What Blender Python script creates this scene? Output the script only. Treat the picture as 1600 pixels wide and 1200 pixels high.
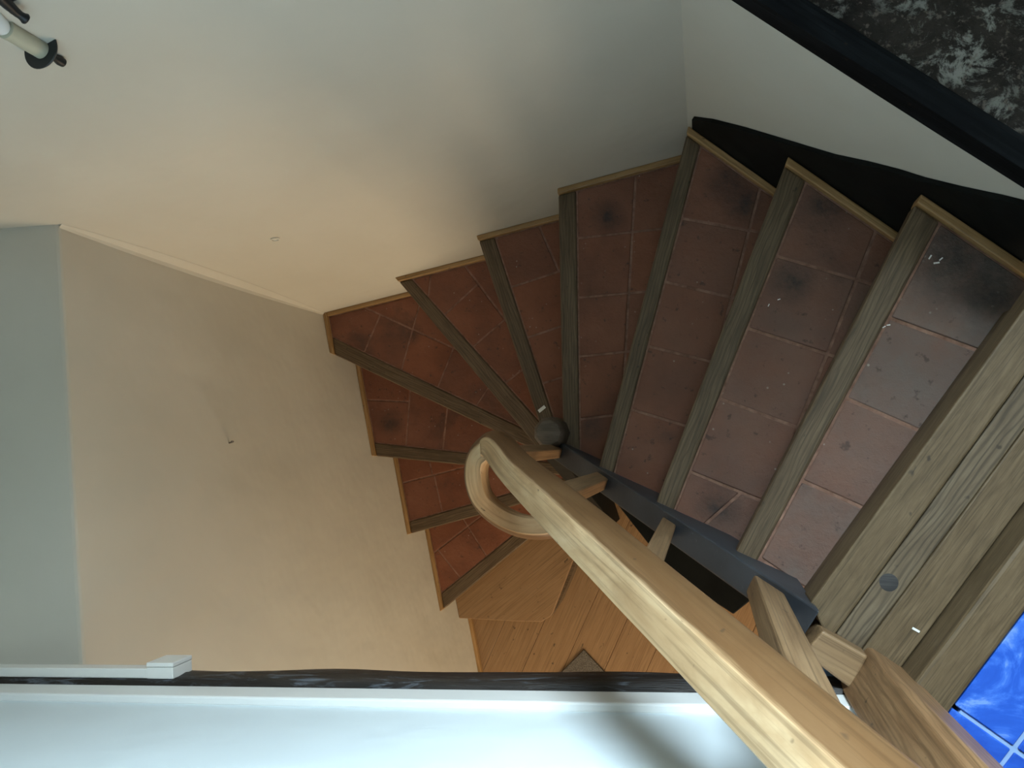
import bpy, bmesh, math, random
from mathutils import Vector, Matrix, noise
random.seed(7)
for o in list(bpy.data.objects): bpy.data.objects.remove(o)
scn = bpy.context.scene
C = scn.collection

# ------------------------------------------------------------------ camera
F = 1200.0                                   # focal length in pixels of the 1600x1200 frame
EX = Vector((0.970127, -0.017934, -0.241936))   # world +x, +(-y), down, in camera axes
EY = Vector((0.0, 0.997264, -0.073926))
DN = Vector((0.242599, 0.071718, 0.967472))
ZC = 3.291                                   # camera height above the ground floor
right = Vector((EX[0], -EY[0], -DN[0])); down = Vector((EX[1], -EY[1], -DN[1])); fwd = Vector((EX[2], -EY[2], -DN[2]))
up = -down; back = -fwd
cam_d = bpy.data.cameras.new('camera'); cam = bpy.data.objects.new('camera', cam_d); C.objects.link(cam)
cam.matrix_world = Matrix(((right.x, up.x, back.x, 0), (right.y, up.y, back.y, 0), (right.z, up.z, back.z, ZC), (0, 0, 0, 1)))
cam_d.sensor_fit = 'HORIZONTAL'; cam_d.sensor_width = 36; cam_d.lens = 36 * F / 1600
cam_d.clip_start = 0.02; cam_d.clip_end = 60
scn.camera = cam

# ------------------------------------------------------------------ world, lights, exposure
w = bpy.data.worlds.new('world'); scn.world = w; w.use_nodes = True
w.node_tree.nodes['Background'].inputs[0].default_value = (0.62, 0.74, 0.85, 1)
w.node_tree.nodes['Background'].inputs[1].default_value = 0.6
scn.view_settings.view_transform = 'Standard'; scn.view_settings.look = 'None'
scn.view_settings.gamma = 1; scn.view_settings.use_curve_mapping = False
scn.view_settings.exposure = 0.0

def area(name, loc, target, sx, sy, power, col):
    l = bpy.data.lights.new(name, 'AREA'); l.shape = 'RECTANGLE'; l.size = sx; l.size_y = sy
    l.energy = power; l.color = col
    o = bpy.data.objects.new(name, l); C.objects.link(o); o.location = loc
    o.rotation_euler = (Vector(target) - Vector(loc)).to_track_quat('-Z', 'Y').to_euler()
    return o
# daylight of the high window in the back wall, and an added warm area light for an unseen source downstairs
area('window_daylight', (0.36, 1.30, 3.86), (-0.02, -0.33, 2.55), 0.66, 0.66, 175, (0.70, 0.88, 1.0))
area('warm_light_downstairs', (0.55, -2.45, 1.15), (-0.9, 0.4, 1.45), 1.1, 1.7, 54, (1.0, 0.765, 0.51))

# ------------------------------------------------------------------ geometry helpers
def ray(px, py):
    v = Vector((px - 800.0, py - 600.0, F))
    return Vector((v.dot(EX) / v.dot(DN), -v.dot(EY) / v.dot(DN)))
def at(px, py, Z):                           # point seen at a pixel, Z metres below the camera
    p = ray(px, py) * Z
    return Vector((p.x, p.y, ZC - Z))
def at2(px, py, Z): return ray(px, py) * Z
H = 0.19
def ZK(k): return (5.5942 + k) * H           # depth of tread k below the camera
NB, CB = Vector((-0.97871, -0.20525)), 1.15085   # plan lines of the walls: n.p = c, room inside n.p < c
NT, CT = Vector((-0.18831, 0.98211)), 0.67002
NR, CR = Vector((0.65125, 0.75886)), 0.49934
def isect(n1, c1, n2, c2):
    d = n1.x * n2.y - n1.y * n2.x
    return Vector(((c1 * n2.y - c2 * n1.y) / d, (n1.x * c2 - n2.x * c1) / d))
CORN_BT = isect(NB, CB, NT, CT); CORN_TR = isect(NT, CT, NR, CR)
def onwall(px, py, n, c, off=0.0):
    p = ray(px, py); Z = (c - off) / n.dot(p)
    return Vector((p.x * Z, p.y * Z, ZC - Z))
def clip(poly, n, c):                        # keep n.p <= c
    out = []
    for i in range(len(poly)):
        a, b = poly[i], poly[(i + 1) % len(poly)]
        da, db = n.dot(a) - c, n.dot(b) - c
        if da <= 0: out.append(a)
        if (da < 0) != (db < 0) and abs(da - db) > 1e-12:
            out.append(a + (b - a) * (da / (da - db)))
    return out
def line(a, b):                              # n, c with n pointing to the left of a->b
    d = (b - a).normalized(); n = Vector((-d.y, d.x)); return n, n.dot(a)
def area2(p): return 0.5 * sum(p[i].x * p[(i + 1) % len(p)].y - p[(i + 1) % len(p)].x * p[i].y for i in range(len(p)))
def inset(poly, d):
    p = poly if area2(poly) > 0 else poly[::-1]
    q = p
    for i in range(len(p)):
        a, b = p[i], p[(i + 1) % len(p)]
        if (b - a).length < 1e-6: continue
        n, c = line(a, b)
        q = clip(q, -n, -(c + d))
        if len(q) < 3: return []
    r = []
    for v in q:
        if not r or (v - r[-1]).length > 1e-4: r.append(v)
    if len(r) > 2 and (r[0] - r[-1]).length < 1e-4: r.pop()
    return r

WM = {}
def setparent(o, parent, M):
    o.matrix_world = M
    WM[o.name] = M
    if parent is not None:
        o.parent = parent
        o.matrix_parent_inverse = WM[parent.name].inverted()
        o.matrix_basis = M
def tag(o, label=None, cat=None, group=None, kind=None):
    if label: o['label'] = label
    if cat: o['category'] = cat
    if group: o['group'] = group
    if kind: o['kind'] = kind
    return o
def empty(name, loc):
    o = bpy.data.objects.new(name, None); C.objects.link(o); o.empty_display_size = 0.1
    M = Matrix.Translation(Vector(loc)); setparent(o, None, M); return o
def mesh(name, verts, faces, mat, parent=None, xdir=None, origin=None, bevel=0.0, segs=2, smooth=False, uvs=None, zdir=None):
    """one mesh object; verts in world space, local x along xdir (the grain)"""
    vs = [Vector(v) for v in verts]
    og = Vector(origin) if origin is not None else sum(vs, Vector()) / len(vs)
    if xdir is not None:
        x = Vector(xdir).normalized()
        zz = Vector(zdir) if zdir is not None else (Vector((0, 0, 1)) if abs(x.z) < 0.9 else Vector((0, 1, 0)))
        y = zz.cross(x).normalized(); z = x.cross(y)
        M = Matrix(((x.x, y.x, z.x, og.x), (x.y, y.y, z.y, og.y), (x.z, y.z, z.z, og.z), (0, 0, 0, 1)))
    else: M = Matrix.Translation(og)
    Mi = M.inverted()
    me = bpy.data.meshes.new(name); me.from_pydata([Mi @ v for v in vs], [], faces)
    if uvs:
        l = me.uv_layers.new(name='UVMap')
        for lp in me.loops: l.data[lp.index].uv = uvs[lp.vertex_index]
    bm = bmesh.new(); bm.from_mesh(me); bmesh.ops.recalc_face_normals(bm, faces=bm.faces); bm.to_mesh(me); bm.free()
    me.update()
    if smooth:
        for p in me.polygons: p.use_smooth = True
    me.materials.append(mat)
    o = bpy.data.objects.new(name, me); C.objects.link(o)
    setparent(o, parent, M)
    if bevel > 0:
        b = o.modifiers.new('bevel', 'BEVEL'); b.width = bevel; b.segments = segs; b.limit_method = 'ANGLE'; b.angle_limit = 0.6
    return o
def prism_vf(poly, z0, z1):
    n = len(poly)
    g = lambda z, p: z(p) if callable(z) else z
    v = [(p.x, p.y, g(z0, p)) for p in poly] + [(p.x, p.y, g(z1, p)) for p in poly]
    f = [list(range(n))[::-1], list(range(n, 2 * n))] + [[i, (i + 1) % n, n + (i + 1) % n, n + i] for i in range(n)]
    return v, f
def prism(name, poly, z0, z1, mat, parent=None, **k):
    v, f = prism_vf(poly, z0, z1); return mesh(name, v, f, mat, parent, **k)
def join_vf(parts):
    V, Fc = [], []
    for v, f in parts:
        b = len(V); V += list(v); Fc += [[b + i for i in q] for q in f]
    return V, Fc
def quad2(a, b, w):                          # rectangle of width w to the left of a->b
    d = (b - a).normalized(); n = Vector((-d.y, d.x)); return [a, b, b + n * w, a + n * w]
def box_vf(c, sx, sy, sz, ang=0.0):
    ca, sa = math.cos(ang), math.sin(ang)
    p = [Vector((c[0] + x * ca - y * sa, c[1] + x * sa + y * ca)) for x, y in ((-sx/2, -sy/2), (sx/2, -sy/2), (sx/2, sy/2), (-sx/2, sy/2))]
    return prism_vf(p, c[2] - sz / 2, c[2] + sz / 2)
def tube(name, pts, rad, mat, parent=None, n=12, caps=True):
    pts = [Vector(p) for p in pts]; rr = rad if isinstance(rad, (list, tuple)) else [rad] * len(pts)
    V, Fc, uv = [], [], []; L = 0
    for i, p in enumerate(pts):
        t = (pts[min(i + 1, len(pts) - 1)] - pts[max(i - 1, 0)]).normalized()
        a = t.cross(Vector((0.13, 0.31, 0.94))); a = a.normalized(); b = t.cross(a)
        if i: L += (p - pts[i - 1]).length
        for k in range(n):
            an = 2 * math.pi * k / n
            V.append(p + (a * math.cos(an) + b * math.sin(an)) * rr[i]); uv.append((L, k * 0.01))
    for i in range(len(pts) - 1):
        for k in range(n): Fc.append([i * n + k, i * n + (k + 1) % n, (i + 1) * n + (k + 1) % n, (i + 1) * n + k])
    if caps: Fc.append(list(range(n))[::-1]); Fc.append([(len(pts) - 1) * n + k for k in range(n)])
    return mesh(name, V, Fc, mat, parent, smooth=True, uvs=uv)
def lathe(name, prof, c, mat, parent=None, n=28):
    V, Fc = [], []
    for r, z in prof:
        for k in range(n): V.append((c[0] + r * math.cos(2 * math.pi * k / n), c[1] + r * math.sin(2 * math.pi * k / n), z))
    for i in range(len(prof) - 1):
        for k in range(n): Fc.append([i * n + k, i * n + (k + 1) % n, (i + 1) * n + (k + 1) % n, (i + 1) * n + k])
    Fc.append(list(range(n))[::-1]); Fc.append([(len(prof) - 1) * n + k for k in range(n)])
    o = mesh(name, V, Fc, mat, parent, smooth=True)
    m = o.modifiers.new('edges', 'EDGE_SPLIT'); m.split_angle = 0.7
    return o
def catmull(pts, n):
    pts = [Vector(p) for p in pts]; out = []
    for i in range(len(pts) - 1):
        p0 = pts[max(i - 1, 0)]; p1 = pts[i]; p2 = pts[i + 1]; p3 = pts[min(i + 2, len(pts) - 1)]
        for s in range(n):
            t = s / n
            out.append(0.5 * ((2 * p1) + (p2 - p0) * t + (2 * p0 - 5 * p1 + 4 * p2 - p3) * t * t + (3 * p1 - p0 - 3 * p2 + p3) * t ** 3))
    out.append(pts[-1]); return out

# ------------------------------------------------------------------ materials
class NT_:
    def __init__(s, name):
        s.m = bpy.data.materials.new(name); s.m.use_nodes = True; s.t = s.m.node_tree; s.b = s.t.nodes['Principled BSDF']
    def n(s, ty, **kw):
        nd = s.t.nodes.new(ty)
        for k, v in kw.items():
            if k.startswith('i_'): nd.inputs[k[2:].replace('_', ' ')].default_value = v
            else: setattr(nd, k, v)
        return nd
    def l(s, a, b): s.t.links.new(a, b)
    def coord(s, mode, scale=(1, 1, 1)):
        if mode == 'world': c = s.n('ShaderNodeNewGeometry').outputs['Position']
        else: c = s.n('ShaderNodeTexCoord').outputs[{'obj': 'Object', 'uv': 'UV'}[mode]]
        mp = s.n('ShaderNodeMapping'); mp.inputs['Scale'].default_value = scale
        s.l(c, mp.inputs['Vector'])
        if mode == 'obj':                    # every board has its own grain
            r = s.n('ShaderNodeObjectInfo'); mu = s.n('ShaderNodeMath', operation='MULTIPLY'); mu.inputs[1].default_value = 37.0
            s.l(r.outputs['Random'], mu.inputs[0]); cb = s.n('ShaderNodeCombineXYZ')
            for i in range(3): s.l(mu.outputs[0], cb.inputs[i])
            s.l(cb.outputs[0], mp.inputs['Location'])
        return mp.outputs[0]
    def noise(s, vec, scale, detail=4, rough=0.55, dist=0.0):
        n = s.n('ShaderNodeTexNoise'); n.inputs['Scale'].default_value = scale; n.inputs['Detail'].default_value = detail
        n.inputs['Roughness'].default_value = rough; n.inputs['Distortion'].default_value = dist; s.l(vec, n.inputs['Vector']); return n.outputs['Fac']
    def ramp(s, fac, stops):
        r = s.n('ShaderNodeValToRGB'); e = r.color_ramp.elements
        e[0].position, e[0].color = stops[0][0], (*stops[0][1], 1); e[1].position, e[1].color = stops[-1][0], (*stops[-1][1], 1)
        for p, c in stops[1:-1]: x = e.new(p); x.color = (*c, 1)
        s.l(fac, r.inputs[0]); return r.outputs[0]
    def mix(s, fac, a, b, mode='MIX'):
        m = s.n('ShaderNodeMix', data_type='RGBA', blend_type=mode)
        for v, i in ((fac, 0), (a, 6), (b, 7)):
            if isinstance(v, (int, float)): m.inputs[i].default_value = v
            elif isinstance(v, tuple): m.inputs[i].default_value = (*v, 1)
            else: s.l(v, m.inputs[i])
        return m.outputs[2]
    def bump(s, h, strength, dist=0.002):
        b = s.n('ShaderNodeBump'); b.inputs['Strength'].default_value = strength; b.inputs['Distance'].default_value = dist
        s.l(h, b.inputs['Height']); s.l(b.outputs[0], s.b.inputs['Normal'])
    def fin(s, col, rough=0.6, spec=0.3):
        if isinstance(col, tuple): s.b.inputs['Base Color'].default_value = (*col, 1)
        else: s.l(col, s.b.inputs['Base Color'])
        if isinstance(rough, float): s.b.inputs['Roughness'].default_value = rough
        else: s.l(rough, s.b.inputs['Roughness'])
        s.b.inputs['Specular IOR Level'].default_value = spec
        return s.m
BLK, WHT = (0, 0, 0), (1, 1, 1)
def wood(name, dark, mid, light, mode='obj', stretch=0.09, fine=1.0, rough=0.55, stain=0.35, rings=0.0, spec=0.3):
    s = NT_(name)
    v = s.coord(mode, (stretch * 10, 10, 10))
    g = s.noise(v, 7.0 * fine, 5, 0.62, 0.5)
    col = s.ramp(g, [(0.30, dark), (0.5, mid), (0.72, light)])
    v2 = s.coord(mode, (stretch * 6, 60, 60))
    pores = s.noise(v2, 6.0 * fine, 3, 0.6)
    col = s.mix(s.ramp(pores, [(0.36, (0.5, 0.5, 0.5)), (0.5, WHT)]), tuple(c * 0.45 for c in dark), col)
    if rings > 0:
        v3 = s.coord(mode, (2.2, 9, 9))
        wv = s.n('ShaderNodeTexWave'); wv.inputs['Scale'].default_value = 5.0; wv.inputs['Distortion'].default_value = 11
        wv.inputs['Detail'].default_value = 2; wv.inputs['Detail Scale'].default_value = 0.7; wv.bands_direction = 'Y'; s.l(v3, wv.inputs['Vector'])
        f = s.ramp(wv.outputs['Fac'], [(0.55, BLK), (0.95, (rings, rings, rings))])
        col = s.mix(f, col, tuple(c * 0.55 for c in dark))
    v4 = s.coord(mode, (2.2, 6, 6))
    st = s.noise(v4, 2.4, 5, 0.62)
    col = s.mix(s.ramp(st, [(0.56, BLK), (0.74, (stain, stain, stain))]), col, tuple(c * 0.4 for c in dark))
    if mode == 'uv':                         # paler top, browner on the stair side
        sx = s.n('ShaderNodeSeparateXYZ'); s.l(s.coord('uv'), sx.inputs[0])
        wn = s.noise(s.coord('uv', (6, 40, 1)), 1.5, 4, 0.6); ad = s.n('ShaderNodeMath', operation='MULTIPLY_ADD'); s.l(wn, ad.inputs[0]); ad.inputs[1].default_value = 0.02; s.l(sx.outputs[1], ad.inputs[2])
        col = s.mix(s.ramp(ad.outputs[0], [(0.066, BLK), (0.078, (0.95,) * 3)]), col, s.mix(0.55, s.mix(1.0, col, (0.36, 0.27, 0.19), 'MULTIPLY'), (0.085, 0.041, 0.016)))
    spots = s.noise(s.coord(mode, (20, 30, 30)), 2.2, 2, 0.5)
    col = s.mix(s.ramp(spots, [(0.70, BLK), (0.76, (0.7, 0.7, 0.7))]), col, (0.03, 0.022, 0.015))
    s.bump(g, 0.35, 0.0015)
    return s.fin(col, rough, spec)
M = {}
M['nosing'] = wood('grey_oak', (0.085, 0.055, 0.029), (0.130, 0.087, 0.048), (0.172, 0.120, 0.068), rings=0.45, fine=1.4, stretch=0.12)
M['trim'] = wood('honey_oak', (0.26, 0.15, 0.055), (0.36, 0.21, 0.085), (0.46, 0.29, 0.13), rough=0.45, stain=0.15)
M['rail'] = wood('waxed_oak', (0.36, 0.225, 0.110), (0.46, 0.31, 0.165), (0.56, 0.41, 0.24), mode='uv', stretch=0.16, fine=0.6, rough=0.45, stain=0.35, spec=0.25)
M['baluster'] = wood('baluster_oak', (0.155, 0.092, 0.045), (0.215, 0.130, 0.064), (0.275, 0.175, 0.09), rough=0.5, stain=0.2)
M['post'] = wood('post_oak', (0.18, 0.095, 0.042), (0.235, 0.130, 0.060), (0.30, 0.175, 0.083), rough=0.45, stain=0.25, rings=0.4)
M['landing'] = wood('landing_oak', (0.09, 0.060, 0.030), (0.122, 0.083, 0.043), (0.158, 0.110, 0.060), rough=0.55, stain=0.3, stretch=0.2, fine=1.6)
M['pine'] = wood('worn_pine', (0.085, 0.060, 0.035), (0.13, 0.095, 0.056), (0.165, 0.127, 0.08), rough=0.6, rings=0.6, stain=0.4, stretch=0.2)
M['parquet'] = wood('floor_oak', (0.255, 0.148, 0.070), (0.285, 0.170, 0.082), (0.32, 0.196, 0.098), rough=0.45, stain=0.06, stretch=0.12, spec=0.35)
M['black_beam'] = wood('tarred_timber', (0.004, 0.0045, 0.005), (0.007, 0.008, 0.009), (0.012, 0.014, 0.016), rough=0.6, stain=0.2, spec=0.05)
M['newel'] = wood('dark_newel', (0.075, 0.058, 0.042), (0.115, 0.09, 0.066), (0.16, 0.125, 0.095), rough=0.6)

def slate():
    s = NT_('slate_paint'); v = s.coord('world')
    n = s.noise(v, 9, 5, 0.6); col = s.ramp(n, [(0.3, (0.022, 0.025, 0.030)), (0.7, (0.046, 0.052, 0.061))])
    sc = s.noise(v, 70, 4, 0.7); col = s.mix(s.ramp(sc, [(0.66, BLK), (0.74, (0.35, 0.35, 0.35))]), col, (0.22, 0.25, 0.28))
    s.bump(n, 0.3); return s.fin(col, 0.5, 0.45)
M['slate'] = slate()
def blackpaint():
    s = NT_('black_paint'); v = s.coord('world'); n = s.noise(v, 14, 4)
    s.bump(n, 0.4, 0.003); return s.fin(s.ramp(n, [(0.3, (0.0030, 0.0036, 0.0036)), (0.7, (0.007, 0.0085, 0.008))]), 0.6, 0.12)
M['black'] = blackpaint()
def plaster(name, a, b):
    s = NT_(name); v = s.coord('world'); n = s.noise(v, 2.2, 4, 0.55)
    col = s.ramp(n, [(0.3, a), (0.7, b)])
    n2 = s.noise(v, 5.0, 3, 0.5); s.bump(n2, 0.5, 0.02)
    return s.fin(col, 0.65, 0.25)
M['plaster'] = plaster('cream_plaster', (0.52, 0.495, 0.42), (0.57, 0.545, 0.47))
M['white_wall'] = plaster('white_plaster', (0.66, 0.74, 0.77), (0.69, 0.77, 0.80))
M['white_trim'] = NT_('white_gloss').fin((0.78, 0.79, 0.77), 0.4, 0.4)
M['pvc'] = NT_('white_plastic').fin((0.78, 0.78, 0.74), 0.35, 0.45)
def tile():
    s = NT_('terracotta'); v = s.coord('world')
    oi = s.n('ShaderNodeObjectInfo')
    n = s.noise(v, 6, 6, 0.6)
    col = s.ramp(n, [(0.28, (0.130, 0.045, 0.022)), (0.5, (0.212, 0.074, 0.035)), (0.75, (0.265, 0.103, 0.053))])
    col = s.mix(s.ramp(oi.outputs['Random'], [(0.0, (0.30, 0.30, 0.30)), (1.0, BLK)]), col, (0.13, 0.072, 0.055))
    at_ = s.n('ShaderNodeAttribute', attribute_type='OBJECT', attribute_name='dust')
    d = s.noise(v, 11, 5, 0.65); dm = s.n('ShaderNodeMath', operation='MULTIPLY'); s.l(at_.outputs['Fac'], dm.inputs[0])
    s.l(s.ramp(d, [(0.25, (0.45,) * 3), (0.7, WHT)]), dm.inputs[1])
    col = s.mix(dm.outputs[0], col, (0.145, 0.122, 0.104))
    st = s.noise(v, 4.3, 5, 0.6, 0.3); col = s.mix(s.ramp(st, [(0.60, BLK), (0.74, (0.62,) * 3)]), col, (0.035, 0.027, 0.024))
    sp = s.n('ShaderNodeTexVoronoi'); sp.inputs['Scale'].default_value = 55; s.l(v, sp.inputs['Vector'])
    pick = s.noise(v, 23, 2); pm = s.n('ShaderNodeMath', operation='MULTIPLY')
    s.l(s.ramp(sp.outputs['Distance'], [(0.08, WHT), (0.13, BLK)]), pm.inputs[0]); s.l(s.ramp(pick, [(0.55, BLK), (0.62, (0.6,) * 3)]), pm.inputs[1])
    col = s.mix(pm.outputs[0], col, (0.42, 0.37, 0.31))
    smud = s.noise(v, 26, 5, 0.7)
    for (px, py, kk, r) in ((1236, 440, 2, 0.05), (1140, 285, 3, 0.06), (1165, 320, 3, 0.05), (950, 338, 4, 0.05), (925, 668, 4, 0.04), (1490, 400, 1, 0.11), (1560, 470, 1, 0.09), (1290, 320, 2, 0.06), (640, 520, 7, 0.05), (610, 660, 8, 0.06), (1120, 790, 2, 0.05)):
        vd = s.n('ShaderNodeVectorMath', operation='DISTANCE'); vd.inputs[1].default_value = at(px, py, ZK(kk)); s.l(v, vd.inputs[0])
        mr = s.n('ShaderNodeMapRange'); mr.inputs[1].default_value = r; mr.inputs[2].default_value = r * 0.15; mr.inputs[3].default_value = 0; mr.inputs[4].default_value = 1; s.l(vd.outputs['Value'], mr.inputs[0])
        mm = s.n('ShaderNodeMath', operation='MULTIPLY'); s.l(mr.outputs[0], mm.inputs[0]); s.l(s.ramp(smud, [(0.3, (0.25,) * 3), (0.65, (0.95,) * 3)]), mm.inputs[1])
        col = s.mix(mm.outputs[0], col, (0.03, 0.026, 0.023))
    sp2 = s.noise(v, 60, 3, 0.6); col = s.mix(s.ramp(sp2, [(0.63, BLK), (0.72, (0.7,) * 3)]), col, (0.05, 0.03, 0.025))
    s.bump(s.noise(v, 38, 6, 0.72), 0.75, 0.004)
    return s.fin(col, 0.62, 0.3)
M['tile'] = tile()
def mortar():
    s = NT_('mortar'); v = s.coord('world'); n = s.noise(v, 45, 5, 0.65)
    s.bump(n, 0.6, 0.003); return s.fin(s.ramp(n, [(0.3, (0.15, 0.075, 0.05)), (0.7, (0.33, 0.19, 0.135))]), 0.8, 0.2)
M['mortar'] = mortar()
def blue():
    s = NT_('blue_glaze'); v = s.coord('world')
    n = s.noise(v, 13, 6, 0.62, 1.2)
    col = s.ramp(n, [(0.30, (0.018, 0.075, 0.42)), (0.50, (0.025, 0.105, 0.52)), (0.57, (0.05, 0.16, 0.62)), (0.64, (0.18, 0.32, 0.72)), (0.74, (0.07, 0.19, 0.64))])
    s.bump(n, 0.15); return s.fin(col, 0.22, 0.5)
M['blue'] = blue()
M['grout'] = NT_('pale_blue_grout').fin((0.24, 0.36, 0.56), 0.8, 0.2)
def rough_floor():
    s = NT_('rough_screed'); v = s.coord('world')
    n = s.noise(v, 16, 7, 0.7, 0.5); col = s.ramp(n, [(0.3, (0.012, 0.010, 0.009)), (0.55, (0.030, 0.025, 0.021)), (0.75, (0.058, 0.047, 0.039))])
    sp = s.noise(v, 30, 8, 0.75, 0.4); patch = s.noise(v, 7.5, 4, 0.6)
    m = s.n('ShaderNodeMath', operation='MULTIPLY'); s.l(s.ramp(sp, [(0.52, BLK), (0.60, WHT)]), m.inputs[0]); s.l(s.ramp(patch, [(0.40, BLK), (0.62, WHT)]), m.inputs[1])
    col = s.mix(m.outputs[0], col, (0.24, 0.24, 0.215))
    fs = s.noise(v, 85, 4, 0.7); col = s.mix(s.ramp(fs, [(0.57, BLK), (0.66, (0.7,) * 3)]), col, (0.15, 0.125, 0.105))
    s.bump(n, 0.9, 0.01); return s.fin(col, 0.8, 0.15)
M['screed'] = rough_floor()
def ruggrey():
    s = NT_('grey_carpet'); v = s.coord('world'); n = s.noise(v, 260, 3, 0.7)
    s.bump(n, 1.0, 0.003); return s.fin(s.ramp(n, [(0.3, (0.05, 0.045, 0.04)), (0.7, (0.22, 0.20, 0.175))]), 0.95, 0.1)
M['rug'] = ruggrey()
M['iron'] = NT_('black_iron').fin((0.012, 0.015, 0.016), 0.45, 0.45)
M['ivory'] = NT_('ivory_sleeve').fin((0.46, 0.44, 0.33), 0.5, 0.35)
M['bulb'] = NT_('opal_glass').fin((0.80, 0.86, 0.88), 0.15, 0.5)
M['knot'] = wood('pine_knot', (0.02, 0.02, 0.02), (0.04, 0.038, 0.036), (0.07, 0.065, 0.06))
M['paper'] = NT_('white_paper').fin((0.8, 0.8, 0.76), 0.7, 0.2)
M['steel'] = NT_('dull_steel').fin((0.18, 0.17, 0.16), 0.4, 0.5)

# ------------------------------------------------------------------ setting: walls, floors
LZ = ZC - ZK(0)                              # landing level
dB = Vector((0.20525, -0.97871)); dT = Vector((0.98211, 0.18831)); dR = Vector((0.75886, -0.65125))
TOP = 4.75
# left wall: thick, its sloping top is the deep ledge
a0 = onwall(92, 355, NB, CB); a1 = onwall(130, 1040, NB, CB)
g0 = onwall(0, 357, NT, CT)
sl = (a1.z - a0.z) / (a1.xy - a0.xy).length
endB = CORN_BT + dB * 3.3
nrm = None
pA = Vector((CORN_BT.x, CORN_BT.y, a0.z)); pB = pA + Vector((dB.x, dB.y, sl)); 
u_ = pB - pA; v_ = g0 - pA; nrm = u_.cross(v_)
ledge_z = lambda p: pA.z - (nrm.x * (p.x - pA.x) + nrm.y * (p.y - pA.y)) / nrm.z
outB = NB * 0.55
wl = mesh('wall_left', *join_vf([prism_vf([CORN_BT - dB * 0.05, endB, endB + outB, CORN_BT - dB * 0.05 + outB], -0.1, ledge_z),
     prism_vf([CORN_BT + outB - dB * 0.05, endB + outB, endB + outB + NB * 0.15, CORN_BT + outB - dB * 0.05 + NB * 0.15], -0.1, TOP)]), M['plaster'], bevel=0.006)
tag(wl, 'thick cream plaster wall beside the lower winders with a sloping ledge on top', kind='structure')
# back wall with a high window opening above the view
tb0 = CORN_BT - dT * 0.75; tb1 = CORN_TR + dT * 2.0
wx0, wx1, wz0, wz1 = 1.18, 2.02, 3.2, 4.08      # along dT from CORN_BT
def tseg(s0, s1, z0, z1): return prism_vf([CORN_BT + dT * s0, CORN_BT + dT * s1, CORN_BT + dT * s1 + NT * 0.46, CORN_BT + dT * s0 + NT * 0.46], z0, z1)
sR = (CORN_TR - CORN_BT).dot(dT)
wb = mesh('wall_back', *join_vf([tseg(-0.75, wx0, -0.1, TOP), tseg(wx0, wx1, -0.1, wz0), tseg(wx0, wx1, wz1, TOP), tseg(wx1, 3.6, -0.1, TOP)]), M['plaster'])
tag(wb, 'tall cream plaster wall above the middle winders, bathed in warm and cool light', kind='structure')
# uneven plaster fillet in the corner of the tall wall and the left wall
V, Fc = [], []; nf = 24; zt_, zb_ = a0.z, ZC - ZK(7)
for i in range(nf + 1):
    t = i / nf; zz = zt_ + (zb_ - zt_) * t; wv_ = math.sin(math.pi * min(1, t * 1.15) ** 0.8) if t < 0.87 else math.sin(math.pi * min(1, 0.87 * 1.15) ** 0.8)
    wv_ = 0.15 + 0.85 * math.sin(math.pi * t ** 0.85)
    pT = CORN_BT + dT * (0.003 + 0.029 * wv_) - NT * 0.0005; pM = CORN_BT + dT * 0.004 + dB * (0.002 + 0.006 * wv_); pB_ = CORN_BT + dB * (0.005 + 0.012 * wv_) - NB * 0.0004
    for q in (pT, pM, pB_): V.append((q.x, q.y, zz))
for i in range(nf):
    for k in range(2): Fc.append([i * 3 + k, i * 3 + k + 1, i * 3 + 4 + k, i * 3 + 3 + k])
o = mesh('trim_1', V, Fc, M['plaster']); tag(o, 'uneven plaster fillet filling the corner between tall wall and left wall', kind='structure')
# window frame of that opening
win = empty('window_1', (CORN_BT + dT * 1.5).to_3d() + Vector((0, 0, wz0))); tag(win, 'high white casement window in the tall plaster wall', kind='structure')
for s0, s1, z0, z1 in ((wx0, wx0 + .05, wz0, wz1), (wx1 - .05, wx1, wz0, wz1), (wx0, wx1, wz0, wz0 + .05), (wx0, wx1, wz1 - .05, wz1), ):
    v, f = prism_vf([CORN_BT + dT * s0 + NT * .02, CORN_BT + dT * s1 + NT * .02, CORN_BT + dT * s1 + NT * 0.07, CORN_BT + dT * s0 + NT * 0.07], z0, z1)
    mesh('window_frame', v, f, M['white_trim'], win)
# right wall (below the upper floor)
r1 = CORN_TR + dR * 2.4
bz = ZC - 1.066
wr = prism('wall_right', [CORN_TR - dR * 0.02, r1, r1 + NR * 0.25, CORN_TR - dR * 0.02 + NR * 0.25], -0.1, bz - 0.002, M['plaster'])
tag(wr, 'off white plaster wall along the upper flight under the black beam', kind='structure')
# front wall: pale partition above the dark beam
w0 = Vector((-1.128, -0.402)); w1 = Vector((0.163, -0.319)); dW = (w1 - w0).normalized(); NW = Vector((dW.y, -dW.x))   # NW points away from the well
WA = w0 - dW * 0.75; WB = w0 + dW * 1.33
ZW = ZC - 1.05
wf = prism('wall_front', [WA + NW * .005, WB + NW * .005, WB + NW * 0.11, WA + NW * 0.11], ZW + 0.0, TOP, M['white_wall'])
tag(wf, 'brightly lit white partition wall standing on the dark beam', kind='structure')
bb = prism('baseboard_front', quad2(WB + NW * .005, WA + NW * .005, 0.012) if False else [WA + NW * .006, WB + NW * .006, WB - NW * .007, WA - NW * .007], ZW + 0.004, ZW + 0.052, M['white_trim'], bevel=0.003)
tag(bb, 'thin white board along the foot of the bright partition', kind='structure')
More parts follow.
